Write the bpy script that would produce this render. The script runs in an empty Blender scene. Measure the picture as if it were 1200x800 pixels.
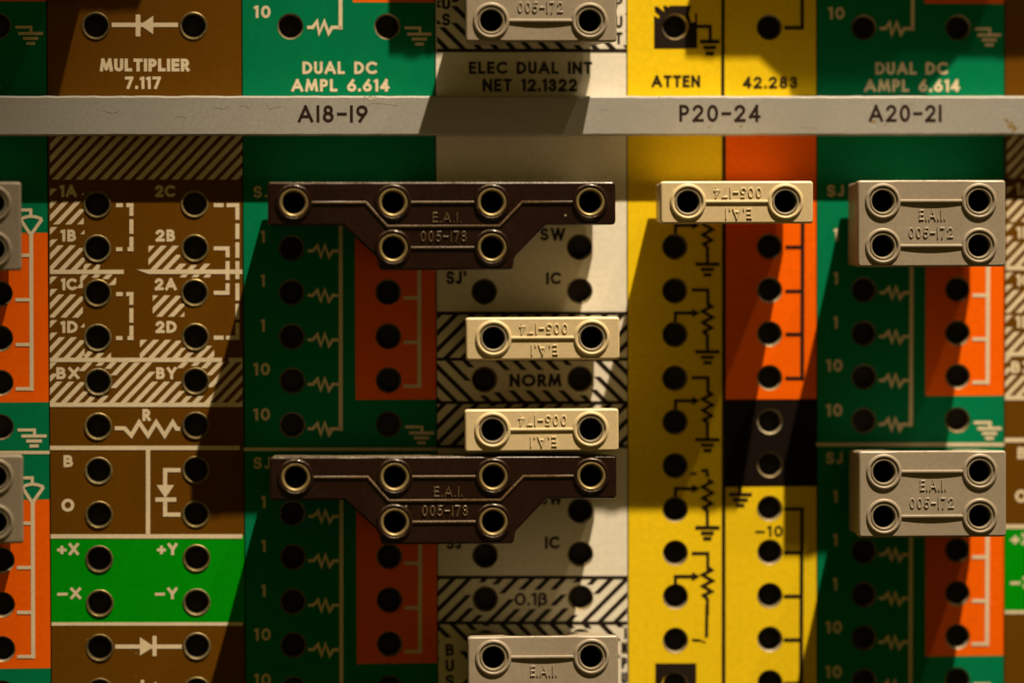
import bpy, bmesh, math, random
from mathutils import Matrix, Vector
random.seed(7)
scene = bpy.context.scene
col = scene.collection
S = 0.01905 / 113.0            # metres per drawing unit (jack pitch 19.05 mm = 113 units)
PX, PY = 113.0, 51.725         # jack pitch across and down
# ------------------------------------------------------------------ camera
CX, CY, CZ = 126.856, 39.847, 4163.5
YAW, PITCH, ROLL, FOC = -0.0857190, 0.0293126, -0.00317456, 4161.1
def _rot():
    cy, sy, cp, sp, cr, sr = math.cos(YAW), math.sin(YAW), math.cos(PITCH), math.sin(PITCH), math.cos(ROLL), math.sin(ROLL)
    Ry = Matrix(((cy, 0, sy), (0, 1, 0), (-sy, 0, cy)))
    Rx = Matrix(((1, 0, 0), (0, cp, -sp), (0, sp, cp)))
    Rz = Matrix(((cr, -sr, 0), (sr, cr, 0), (0, 0, 1)))
    return Rz @ Rx @ Ry
RM = _rot()
def w3(v):                      # (across, down, away) -> world
    return Vector((v[0], v[2], -v[1]))
cd = bpy.data.cameras.new('camera')
cam = bpy.data.objects.new('camera', cd); col.objects.link(cam)
right, down, fwd = w3(RM[0]), w3(RM[1]), w3(RM[2])
m = Matrix((right, -down, -fwd)).transposed().to_4x4()
m.translation = w3((CX, CY, -CZ)) * S
cam.matrix_world = m
cd.sensor_width = 36.0; cd.lens = 36.0 * FOC / 1200.0
cd.clip_start = 0.02; cd.clip_end = 20.0
cd.dof.use_dof = True
cd.dof.focus_distance = 4100 * S
cd.dof.aperture_fstop = 4.5
scene.camera = cam
# ------------------------------------------------------------------ room light and lamps
wd = bpy.data.worlds.new('World'); scene.world = wd; wd.use_nodes = True
bg = wd.node_tree.nodes['Background']
bg.inputs[0].default_value = (1.0, 0.68, 0.15, 1); bg.inputs[1].default_value = 0.078
scene.view_settings.view_transform = 'Standard'
scene.view_settings.look = 'None'
scene.view_settings.exposure = 0.0
scene.view_settings.gamma = 1.0
def spot(name, d, dist, power, colour, radius, aim=(740, 230)):
    ld = bpy.data.lights.new(name, 'SPOT'); o = bpy.data.objects.new(name, ld); col.objects.link(o)
    c = w3((aim[0], aim[1], 0)) * S
    v = Vector((d[0], -d[2], d[1])).normalized()
    o.location = c + v * dist
    o.rotation_euler = v.to_track_quat('Z', 'Y').to_euler()
    ld.energy = power; ld.color = colour; ld.shadow_soft_size = radius
    ld.spot_size = math.radians(11.8); ld.spot_blend = 1.0
    return o
spot('spot_lamp', (0.61, 2.9, 1.0), 1.9, 395, (1.0, 0.80, 0.56), 0.011)
spot('weak_spot_lamp', (1.2, 2.85, 1.0), 1.9, 32, (1.0, 0.76, 0.42), 0.012)
# ------------------------------------------------------------------ measuring helpers
def G(x, y, h=0.0):
    """where a line of sight measured at (x, y) on the 1200x800 photograph meets the plane h above the panel"""
    v = Vector(((x - 600) / FOC, (y - 400) / FOC, 1.0))
    d = RM.transposed() @ v
    t = (CZ - h) / d.z
    return (CX + d.x * t, CY + d.y * t)
# ------------------------------------------------------------------ materials
def mat(name, base, rough=0.5, metal=0.0, spec=0.5, grain=0.06, gscale=900, bump=0.0, bscale=2500,
        specks=0.0, dust=0.0, streak=0.0, coat=0.0):
    M = bpy.data.materials.new(name); M.use_nodes = True
    nt = M.node_tree; N = nt.nodes; L = nt.links
    p = N['Principled BSDF']
    p.inputs['Roughness'].default_value = rough; p.inputs['Metallic'].default_value = metal
    p.inputs['Specular IOR Level'].default_value = spec
    p.inputs['Coat Weight'].default_value = coat
    tc = N.new('ShaderNodeTexCoord')
    geo = N.new('ShaderNodeNewGeometry')
    def noise(scale, detail=4.0, vec=None):
        n = N.new('ShaderNodeTexNoise'); n.inputs['Scale'].default_value = scale; n.inputs['Detail'].default_value = detail
        L.new(vec if vec else geo.outputs['Position'], n.inputs['Vector']); return n
    def ramp(src, a, b, lo=0.0, hi=1.0):
        r = N.new('ShaderNodeMapRange'); r.inputs[1].default_value = a; r.inputs[2].default_value = b
        r.inputs[3].default_value = lo; r.inputs[4].default_value = hi; L.new(src, r.inputs[0]); return r.outputs[0]
    def mix(fac, A, B):
        x = N.new('ShaderNodeMix'); x.data_type = 'RGBA'
        if isinstance(fac, float): x.inputs[0].default_value = fac
        else: L.new(fac, x.inputs[0])
        for s, v in ((6, A), (7, B)):
            if isinstance(v, tuple): x.inputs[s].default_value = v
            else: L.new(v, x.inputs[s])
        return x.outputs[2]
    c = base + (1,)
    lo = tuple(v * (1 - grain) for v in base) + (1,); hi = tuple(min(1, v * (1 + grain)) for v in base) + (1,)
    n1 = noise(gscale); n2 = noise(60, 3)
    out = mix(ramp(n1.outputs[0], .35, .65), lo, hi)
    lo2 = tuple(v * (1 - grain * 1.6) for v in base) + (1,)
    out = mix(ramp(n2.outputs[0], .45, .72, 0, .55), out, lo2)
    if streak:
        mp = N.new('ShaderNodeMapping'); mp.inputs['Scale'].default_value = (1, 1, 14)
        L.new(geo.outputs['Position'], mp.inputs[0])
        n3 = noise(90, 5, mp.outputs[0])
        out = mix(ramp(n3.outputs[0], .52, .75, 0, streak), out, tuple(v * .55 for v in base) + (1,))
    if specks:
        vo = N.new('ShaderNodeTexVoronoi'); vo.inputs['Scale'].default_value = 420; L.new(geo.outputs['Position'], vo.inputs['Vector'])
        rr = N.new('ShaderNodeSeparateColor'); L.new(vo.outputs['Color'], rr.inputs[0])
        a = ramp(vo.outputs['Distance'], .05, .11, 1, 0)
        b = ramp(rr.outputs[0], .93, .95)
        mm = N.new('ShaderNodeMath'); mm.operation = 'MULTIPLY'; L.new(a, mm.inputs[0]); L.new(b, mm.inputs[1])
        m2 = N.new('ShaderNodeMath'); m2.operation = 'MULTIPLY'; L.new(mm.outputs[0], m2.inputs[0]); m2.inputs[1].default_value = specks
        out = mix(m2.outputs[0], out, (.42, .34, .2, 1))
    if dust:
        sx = N.new('ShaderNodeSeparateXYZ'); L.new(geo.outputs['Normal'], sx.inputs[0])
        up = ramp(sx.outputs[2], .55, .95)
        n4 = noise(1800, 6)
        mm = N.new('ShaderNodeMath'); mm.operation = 'MULTIPLY'; L.new(up, mm.inputs[0]); L.new(ramp(n4.outputs[0], .35, .7, .05, dust), mm.inputs[1])
        out = mix(mm.outputs[0], out, (.30, .25, .17, 1))
    L.new(out, p.inputs['Base Color'])
    rn = noise(220, 4)
    L.new(ramp(rn.outputs[0], .3, .7, max(.05, rough - .09), min(1, rough + .09)), p.inputs['Roughness'])
    if bump:
        bn = noise(bscale, 4); b = N.new('ShaderNodeBump'); b.inputs['Strength'].default_value = bump; b.inputs['Distance'].default_value = 0.00005
        L.new(bn.outputs[0], b.inputs['Height']); L.new(b.outputs[0], p.inputs['Normal'])
    return M
PANEL = dict(rough=.48, spec=.07, grain=.05, bump=.10, specks=.35, streak=.10)
M_BROWN = mat('brown_laminate', (.118, .047, .001), **PANEL)
M_GREEN = mat('green_laminate', (.0, .178, .074), **PANEL)
M_BRIGHT = mat('bright_green_laminate', (.0, .27, .001), **PANEL)
M_ORANGE = mat('orange_laminate', (.84, .121, .0), **PANEL)
M_YELLOW = mat('yellow_laminate', (.78, .55, .008), **PANEL)
M_WHITE = mat('white_laminate', (.73, .695, .585), **dict(PANEL, streak=.16))
M_BLACK = mat('black_laminate', (.009, .006, .005), **dict(PANEL, rough=.42))
M_CREAM = mat('cream_ink', (.70, .60, .42), rough=.6, spec=.2, grain=.10, gscale=2500)
M_INK = mat('black_ink', (.016, .010, .007), rough=.5, spec=.15, grain=.2)
M_EDGE = mat('laminate_edge', (.03, .022, .016), rough=.7)
M_RAIL = mat('grey_rail_paint', (.29, .285, .265), rough=.48, grain=.07, gscale=1500, bump=.25, bscale=3500, specks=.25, streak=.10)
M_RAILINK = mat('engraved_dark_fill', (.018, .008, .005), rough=.7, spec=.15, grain=.35, gscale=2500)
M_STAIN = mat('yellowed_stain', (.22, .16, .05), rough=.7, grain=.4, gscale=2500)
M_CHIP = mat('bare_metal_chip', (.62, .58, .48), rough=.4, metal=.3)
M_CRACK = mat('crack_grime', (.215, .195, .165), rough=.8)
M_BORE = mat('dark_socket', (.010, .006, .005), rough=.6, spec=.2)
M_GREYP = mat('grey_moulded_plastic', (.265, .224, .168), rough=.45, grain=.06, gscale=1400, bump=.18, specks=.25, dust=.5)
M_IVORY = mat('ivory_moulded_plastic', (.56, .455, .265), rough=.42, grain=.05, gscale=1400, bump=.15, specks=.2)
M_DARKP = mat('dark_brown_bakelite', (.014, .0055, .0035), rough=.24, spec=.35, grain=.15, gscale=1400, bump=.22, specks=.9, dust=.85)
M_WORN = mat('worn_bakelite_relief', (.085, .052, .022), rough=.34, spec=.5, grain=.5, gscale=2600, bump=.3)
M_FERR = mat('brass_ferrule', (.27, .205, .085), rough=.42, metal=.5, grain=.12, gscale=2500)
M_FERR2 = mat('tarnished_ferrule', (.30, .26, .18), rough=.45, metal=.4, grain=.12, gscale=2500)
M_PIN = mat('plug_pin_metal', (.55, .48, .32), rough=.35, metal=.9)
M_CHASSIS = mat('black_chassis', (.012, .010, .009), rough=.8)
# ------------------------------------------------------------------ mesh helpers (units: across, down, height above panel)
class MB:
    def __init__(s, ox=0.0, oy=0.0):
        s.v = []; s.f = []; s.mi = []; s.ox = ox; s.oy = oy; s.lift = 0
    def vert(s, x, y, h):
        s.v.append(((x - s.ox) * S, -h * S, -(y - s.oy) * S)); return len(s.v) - 1
    def face(s, idx, mi=0): s.f.append(tuple(idx)); s.mi.append(mi)
    def poly(s, pts, h, mi=0):
        a = sum(pts[i][0] * -pts[(i + 1) % len(pts)][1] + pts[(i + 1) % len(pts)][0] * pts[i][1] for i in range(len(pts)))
        if a < 0: pts = pts[::-1]
        s.face([s.vert(x, y, h) for x, y in pts], mi)
    def lathe(s, cx, cy, prof, seg=28, mi=0, closed_end=False):
        rings = []
        for r, h in prof:
            rings.append([s.vert(cx + r * math.cos(2 * math.pi * k / seg), cy - r * math.sin(2 * math.pi * k / seg), h) for k in range(seg)])
        for a, b in zip(rings, rings[1:]):
            for k in range(seg):
                s.face((a[k], a[(k + 1) % seg], b[(k + 1) % seg], b[k]), mi)
        if closed_end: s.face(rings[-1], mi)
    def mesh(s, name, mats, smooth=False):
        me = bpy.data.meshes.new(name); me.from_pydata(s.v, [], s.f)
        for M in mats: me.materials.append(M)
        me.polygons.foreach_set('material_index', s.mi)
        if smooth:
            me.polygons.foreach_set('use_smooth', [True] * len(me.polygons))
            me.set_sharp_from_angle(angle=math.radians(38))
        me.update(); return me
def link(name, me, parent=None):
    o = bpy.data.objects.new(name, me); col.objects.link(o)
    if parent: o.parent = parent
    return o
def thing(name, label, cat, x, y, h=0.0, group=None):
    o = bpy.data.objects.new(name, None); col.objects.link(o)
    o.empty_display_size = .01
    o.location = (x * S, -h * S, -y * S); o['label'] = label; o['category'] = cat
    if group: o['group'] = group
    return o
def kids(o): return [c for c in bpy.data.objects if c.parent == o]
def copy_tree(root, label, dx=0.0, dy=0.0):
    r = root.copy(); col.objects.link(r); r['label'] = label
    r.location.x += dx * S; r.location.z -= dy * S
    for c in kids(root):
        a = c.copy(); col.objects.link(a); a.parent = r
        for g in kids(c):
            b = g.copy(); col.objects.link(b); b.parent = a
    return r
def ribbon(mb, pts, w, h, mi=0, closed=False, cap=0.5, raise_=0.0, fw=None):
    """flat stroke of width w along pts (units), or a raised bead when raise_ > 0"""
    P = [Vector(p) for p in pts]
    Q = [P[0]]
    for p in P[1:]:
        if (p - Q[-1]).length > 1e-4: Q.append(p)
    if closed and (Q[0] - Q[-1]).length < 1e-3: Q.pop()
    n = len(Q)
    if n < 2: return
    if not closed and cap:
        d0 = (Q[0] - Q[1]).normalized(); d1 = (Q[-1] - Q[-2]).normalized()
        Q[0] = Q[0] + d0 * w * cap; Q[-1] = Q[-1] + d1 * w * cap
    nor = []
    for i in range(n):
        a = Q[i] - Q[i - 1] if (closed or i > 0) else Q[1] - Q[0]
        b = Q[(i + 1) % n] - Q[i] if (closed or i < n - 1) else Q[-1] - Q[-2]
        a = a.normalized(); b = b.normalized()
        t = a + b
        if t.length < 1e-3: t = a
        t.normalize(); nn = Vector((-t.y, t.x))
        c = max(.5, nn.dot(Vector((-a.y, a.x))))
        nor.append(nn / c)
    mb.lift = (mb.lift + 1) % 11
    h = h + .018 * mb.lift
    if raise_ <= 0: cross = [(-w / 2, h), (w / 2, h)]
    else: cross = [(-w / 2, h - raise_ * .5), (-w * .40, h + raise_ * .62), (-w * .2, h + raise_), (w * .2, h + raise_), (w * .40, h + raise_ * .62), (w / 2, h - raise_ * .5)]
    rings = []
    for q, nn in zip(Q, nor):
        rings.append([mb.vert(q.x + nn.x * o, q.y + nn.y * o, hh + (fw(q.x, q.y) if fw else 0)) for o, hh in cross])
    m_ = len(cross)
    rng = range(n) if closed else range(n - 1)
    for i in rng:
        a, b = rings[i], rings[(i + 1) % n]
        for k in range(m_ - 1): mb.face((a[k], b[k], b[k + 1], a[k + 1]), mi)
    if raise_ > 0 and not closed:
        mb.face(rings[0], mi); mb.face(rings[-1][::-1], mi)
# ------------------------------------------------------------------ stroke alphabet
def arc(cx, cy, rx, ry, a0, a1, n=12):
    return [(cx + rx * math.cos(math.radians(a0 + (a1 - a0) * i / n)), cy + ry * math.sin(math.radians(a0 + (a1 - a0) * i / n))) for i in range(n + 1)]
GL = {
 'A': (.84, [[(0, 0), (.42, 1), (.84, 0)], [(.14, .30, ), (.70, .30)]]),
 'B': (.52, [[(0, 0), (0, 1)], [(0, 1), (.24, 1)] + arc(.24, .765, .22, .235, 90, -90) + [(0, .53)], [(.24, .53)] + arc(.26, .265, .26, .265, 90, -90) + [(0, 0)]]),
 'C': (.80, [arc(.5, .5, .5, .5, 52, 308, 22)]),
 'D': (.68, [[(0, 0), (0, 1), (.18, 1)] + arc(.18, .5, .5, .5, 90, -90, 16) + [(0, 0)]]),
 'E': (.46, [[(.46, 1), (0, 1), (0, 0), (.46, 0)], [(0, .52), (.42, .52)]]),
 'I': (.0, [[(0, 0), (0, 1)]]),
 'J': (.30, [[(.30, 1), (.30, .2)] + arc(.14, .18, .16, .18, 0, -150, 8)]),
 'L': (.42, [[(0, 1), (0, 0), (.42, 0)]]),
 'M': (.94, [[(0, 0), (.14, 1), (.47, .12), (.80, 1), (.94, 0)]]),
 'N': (.66, [[(0, 0), (0, 1), (.66, 0), (.66, 1)]]),
 'O': (1.0, [arc(.5, .5, .5, .5, 0, 360, 28)]),
 'P': (.48, [[(0, 0), (0, 1), (.22, 1)] + arc(.22, .73, .26, .27, 90, -90) + [(0, .46)]]),
 'R': (.52, [[(0, 0), (0, 1), (.22, 1)] + arc(.22, .73, .26, .27, 90, -90) + [(0, .46)], [(.2, .46), (.52, 0)]]),
 'S': (.50, [arc(.25, .745, .24, .255, 25, 250, 12) + arc(.25, .25, .26, .25, 75, -150, 12)]),
 'T': (.56, [[(0, 1), (.56, 1)], [(.28, 1), (.28, 0)]]),
 'U': (.56, [[(0, 1), (0, .3)] + arc(.28, .28, .28, .28, 180, 360) + [(.56, 1)]]),
 'W': (1.08, [[(0, 1), (.28, 0), (.54, 1), (.80, 0), (1.08, 1)]]),
 'X': (.64, [[(0, 0), (.64, 1)], [(0, 1), (.64, 0)]]),
 'Y': (.64, [[(0, 1), (.32, .46), (.64, 1)], [(.32, .46), (.32, 0)]]),
 '0': (.56, [arc(.28, .5, .28, .5, 0, 360, 24)]),
 '1': (.16, [[(0, .93), (.16, .93)], [(.16, 1), (.16, 0)]]),
 '2': (.56, [arc(.27, .72, .27, .28, 165, -35, 12) + [(.0, .0), (.56, 0)]]),
 '3': (.50, [arc(.24, .755, .22, .245, 160, -90, 12), arc(.24, .265, .26, .265, 90, -165, 14)]),
 '4': (.58, [[(.44, 0), (.44, 1), (0, .26), (.60, .26)]]),
 '5': (.52, [[(.48, 1), (.14, 1), (.08, .56)] + arc(.23, .31, .29, .31, 118, -150, 14)]),
 '6': (.58, [arc(.29, .29, .29, .29, 0, 360, 20), [(.05, .44), (.42, 1)]]),
 '7': (.52, [[(0, 1), (.52, 1), (.16, 0)]]),
 '8': (.54, [arc(.27, .765, .22, .235, 0, 360, 18), arc(.27, .265, .27, .265, 0, 360, 20)]),
 '9': (.58, [arc(.29, .71, .29, .29, 0, 360, 20), [(.53, .56), (.16, 0)]]),
 '.': (.0, [[(0, .0), (0, .04)]]),
 '-': (.46, [[(0, .48), (.46, .48)]]),
 '_': (.62, [[(0, .42), (.62, .42)]]),
 '+': (.56, [[(0, .42), (.56, .42)], [(.28, .72), (.28, .12)]]),
 "'": (.0, [[(0, 1), (0, .8)]]),
 'b': (.42, [[(0, -.18), (0, .75)] + arc(.2, .78, .2, .22, 180, -80, 10) + arc(.2, .28, .24, .28, 85, -120, 12)]),
 ' ': (.30, []),
}
def text(mb, s, x0, x1, y0, y1, t=.2, mi=0, h=.15, flip=False, raise_=0.0, gap=.44, fw=None, cap=.5):
    """letters filling the box x0..x1 across, y0..y1 down; t = stroke / cap height"""
    H = abs(y1 - y0); st = H * t; ch = H - st
    adv = []; x = 0.0
    for c in s:
        adv.append(x); x += GL[c][0] * 1.0 + gap
    tot = x - gap
    sx = (x1 - x0 - st) / max(tot, 1e-3) if tot > .05 else 1.0
    if len(s) == 1 and tot < .2: sx = ch
    for c, a in zip(s, adv):
        for strk in GL[c][1]:
            pts = []
            for p in strk:
                u = x0 + st / 2 + (a + p[0]) * sx; v = y1 - st / 2 - p[1] * ch
                if flip: u, v = x0 + x1 - u, y0 + y1 - v
                pts.append((u, v))
            cl = (abs(pts[0][0] - pts[-1][0]) + abs(pts[0][1] - pts[-1][1])) < 1e-3
            if cl: ribbon(mb, pts, st, h, mi, closed=True, raise_=raise_, fw=fw, cap=cap); continue
            run = [pts[0]]
            for i in range(1, len(pts)):
                run.append(pts[i])
                if i < len(pts) - 1:
                    da = Vector(pts[i]) - Vector(pts[i - 1]); db = Vector(pts[i + 1]) - Vector(pts[i])
                    if da.length > 1e-6 and db.length > 1e-6 and da.angle(db) > .62:
                        ribbon(mb, run, st, h, mi, raise_=raise_, fw=fw, cap=cap); run = [pts[i]]
            ribbon(mb, run, st, h, mi, raise_=raise_, fw=fw, cap=cap)
class Print:
    """flat print given in photograph pixels of the module it was measured on; each word, symbol and band is a part"""
    def __init__(s, ox, oy, parent, material, name='printed_line'):
        s.base = .32; s.o = (ox, oy); s.parent = parent; s.m = material; s.name = name; s.mb = MB(ox, oy)
    def flush(s):
        if s.mb.f: link(s.name, s.mb.mesh(s.name, [s.m]), s.parent)
        s.mb = MB(*s.o)
    def part(s, name): s.flush(); s.name = name
    def line(s, pts, w, mi=0, cap=0.0): ribbon(s.mb, [G(*p) for p in pts], w, s.base, mi, cap=cap)
    def poly(s, pts, mi=0):
        s.mb.lift = (s.mb.lift + 1) % 11
        s.mb.poly([G(*p) for p in pts], s.base + .018 * s.mb.lift, mi)
    def rect(s, x0, y0, x1, y1, mi=0): s.poly([(x0, y0), (x1, y0), (x1, y1), (x0, y1)], mi)
    def text(s, t_, x0, x1, y0, y1, t=.2, mi=0, join=False, **k):
        if not join: s.part('lettering')
        ym, xm = (y0 + y1) / 2, (x0 + x1) / 2
        text(s.mb, t_, G(x0, ym)[0], G(x1, ym)[0], G(xm, y0)[1], G(xm, y1)[1], t * 1.14, mi, **k)
    def hatch(s, x0, y0, x1, y1, pitch, w, slope=1, phase=0.0, excl=(), mi=0, ang=1.0):
        s.part('printed_hatching'); s.base = .1
        span = (y1 - y0) * ang
        c = x0 - span - pitch + phase
        while c < x1 + span + pitch:
            run = None; y = y0
            while y <= y1 + .01:
                f = (y1 - y) if slope > 0 else (y - y0)
                x = c + f * ang
                ok = x0 - w / 2 < x < x1 + w / 2 and y < y1
                if ok:
                    for e in excl:
                        if len(e) == 3:
                            if (x - e[0]) ** 2 + (y - e[1]) ** 2 < e[2] ** 2: ok = False; break
                        elif e[0] < x < e[2] and e[1] < y < e[3]: ok = False; break
                if ok and run is None: run = y
                if (not ok) and run is not None:
                    if y - run > 2.0:
                        fa = (y1 - run) if slope > 0 else (run - y0); fb = (y1 - y) if slope > 0 else (y - y0)
                        xa, xb = c + fa * ang, c + fb * ang
                        P = [(xa - w / 2, run), (xa + w / 2, run), (xb + w / 2, y), (xb - w / 2, y)]
                        P = clipx(P, x0, True); P = clipx(P, x1, False)
                        if len(P) > 2: s.poly(P, mi)
                    run = None
                y += .5
            c += pitch
    def zig(s, pts, w, mi=0): s.line(pts, w, mi)
    def ground(s, x, y, wide, gap, th, mi=0, f=(1, .62, .36)):
        for k in range(3): s.rect(x - wide * f[k] / 2, y + gap * k - th / 2, x + wide * f[k] / 2, y + gap * k + th / 2, mi)
    def ring(s, pts, cx, cy, r):
        """filled outline with a round opening for a jack, no face across the hole"""
        n = len(pts); angs = sorted({round(2 * math.pi * k / 40, 4) for k in range(40)} | {round(math.atan2(p[1] - cy, p[0] - cx) % (2 * math.pi), 4) for p in pts})
        def hit(a):
            dx, dy = math.cos(a), math.sin(a); best = r
            for i in range(n):
                (x1, y1), (x2, y2) = pts[i], pts[(i + 1) % n]; ex, ey = x2 - x1, y2 - y1; den = dx * ey - dy * ex
                if abs(den) < 1e-9: continue
                t = ((x1 - cx) * ey - (y1 - cy) * ex) / den; u = ((x1 - cx) * dy - (y1 - cy) * dx) / den
                if t > 0 and -1e-3 <= u <= 1.001: best = max(best, t)
            return best
        s.mb.lift = (s.mb.lift + 1) % 11
        for a, b in zip(angs, angs[1:] + angs[:1]):
            ra, rb = hit(a + 1e-5), hit(b - 1e-5)
            P = [(cx + q * math.cos(v), cy + q * math.sin(v)) for q, v in ((r, a), (ra, a), (rb, b), (r, b))]
            s.mb.poly([G(*p) for p in P], s.base + .018 * s.mb.lift)
def clipx(P, x, keep_right):
    out = []
    for i in range(len(P)):
        a, b = P[i], P[(i + 1) % len(P)]
        ia = a[0] >= x if keep_right else a[0] <= x; ib = b[0] >= x if keep_right else b[0] <= x
        if ia: out.append(a)
        if ia != ib:
            t = (x - a[0]) / (b[0] - a[0]); out.append((x, a[1] + (b[1] - a[1]) * t))
    return out
# ------------------------------------------------------------------ jacks
def jack_meshes():
    r = {}
    for kind, prof, cols in (
        ('raised', [(16.5, -.5), (16.3, .5), (15.6, 1.0), (14.6, .9), (13.8, .1), (13.2, -2.5), (13.0, -7)], ((.21, .165, .07), (.26, .205, .09), (.17, .13, .06), (.23, .19, .10))),
        ('sunk', [(15.28, -.15), (15.0, -.5), (13.2, -5.0), (12.9, -9)], ((.44, .36, .21), (.36, .29, .16), (.48, .42, .28), (.30, .24, .13)))):
        for i, c in enumerate(cols):
            a = MB(); a.lathe(0, 0, prof, 28)
            M = mat('tarnished_%s_eyelet' % kind, c, rough=.5 + .04 * i, metal=.75, grain=.3, gscale=1500, bump=.2)
            r[kind, i] = a.mesh('eyelet_rim', [M], True)
    a = MB(); a.lathe(0, 0, [(13.1, -5), (12.4, -9), (12.2, -70)], 20, closed_end=True)
    r['bore'] = a.mesh('socket_bore', [M_BORE], True)
    return r
JM = jack_meshes()
jr = random.Random(11)
def add_jacks(parent, ox, oy, cells, kind):
    for c, r in cells:
        j = link('jack', JM[kind, jr.choice((0, 0, 1, 2, 3))], parent)
        j.location = ((c * PX - ox + jr.uniform(-.3, .3)) * S, -jr.uniform(0, .3) * S, -(r * PY - oy + jr.uniform(-.3, .3)) * S)
        j.rotation_euler = (math.radians(jr.uniform(-1.2, 1.2)), jr.uniform(0, 6.28), math.radians(jr.uniform(-1.2, 1.2)))
        link('socket_bore', JM['bore'], j)
def face_plate(parent, ox, oy, x0, x1, y0, y1, cells, mats, colour, xcuts=(), ycuts=()):
    """one printed laminate plate with a real round hole for each jack"""
    mb = MB(ox, oy); hr = 15.3; q = 17.0; n = 32
    hx = {round(c * PX, 3) for c, r in cells}; hy = {round(r * PY, 3) for c, r in cells}
    xs = sorted({x0, x1, *xcuts} | {v for x in hx for v in (x - q, x + q)})
    ys = sorted({y0, y1, *ycuts} | {v for y in hy for v in (y - q, y + q)})
    xs = [x for x in xs if x0 <= x <= x1]; ys = [y for y in ys if y0 <= y <= y1]
    cs = {(round(c * PX, 2), round(r * PY, 2)) for c, r in cells}
    for xa, xb in zip(xs, xs[1:]):
        for ya, yb in zip(ys, ys[1:]):
            xm, ym = (xa + xb) / 2, (ya + yb) / 2
            mi = colour(xm, ym)
            hole = None
            if abs(xb - xa - 2 * q) < .1 and abs(yb - ya - 2 * q) < .1:
                for c in cs:
                    if abs(c[0] - xm) < .3 and abs(c[1] - ym) < .3: hole = c
            if hole is None:
                mb.poly([(xa, ya), (xb, ya), (xb, yb), (xa, yb)], 0, mi); continue
            ring, wall, edge = [], [], []
            for k in range(n):
                a = 2 * math.pi * k / n; ca, sa = math.cos(a), math.sin(a)
                t = q / max(abs(ca), abs(sa))
                ring.append(mb.vert(xm + hr * ca, ym - hr * sa, 0)); edge.append(mb.vert(xm + t * ca, ym - t * sa, 0))
                wall.append(mb.vert(xm + hr * ca, ym - hr * sa, -9))
            for k in range(n):
                k2 = (k + 1) % n
                # corner fill when the square's corner lies between two rays
                mb.face((ring[k], edge[k], edge[k2], ring[k2]), mi)
                mb.face((wall[k], ring[k], ring[k2], wall[k2]), len(mats) - 1)
            for sx_, sy_ in ((1, -1), (-1, -1), (-1, 1), (1, 1)):
                pass
    e = len(mats) - 1
    B = [(x0, y0), (x1, y0), (x1, y1), (x0, y1)]
    for i in range(4):
        a, b = B[i], B[(i + 1) % 4]
        mb.face((mb.vert(a[0], a[1], 0), mb.vert(b[0], b[1], 0), mb.vert(b[0], b[1], -9), mb.vert(a[0], a[1], -9)), e)
    return link('face_plate', mb.mesh('face_plate', mats), parent)
gx = lambda x, y=400: G(x, y)[0]
gy = lambda y, x=600: G(x, y)[1]
TRAY = gy(137, 600)                       # the two trays of modules meet behind the rail
Y_TOP, Y_BOT = -11.75 * PY, 11.62 * PY
def span(c0): return c0 * PX - 55.8, (c0 + 1) * PX + 55.8      # a two-jack wide module
LOW = range(0, 12)
# ------------------------------------------------------------------ chassis behind the plates
mb = MB()
X0, X1 = span(-2)[0] - 60, span(10)[1] + 60
bm = bmesh.new()
r_ = bmesh.ops.create_cube(bm, size=1.0)
for v in r_['verts']:
    v.co = Vector(((X0 + X1) / 2 * S + v.co.x * (X1 - X0) * S, (95 * S) + v.co.y * 168 * S, -((Y_TOP + Y_BOT) / 2) * S + v.co.z * (Y_BOT - Y_TOP + 80) * S))
me = bpy.data.meshes.new('chassis'); bm.to_mesh(me); bm.free(); me.materials.append(M_CHASSIS)
o = link('patch_bay_wall', me); o['kind'] = 'structure'
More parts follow.
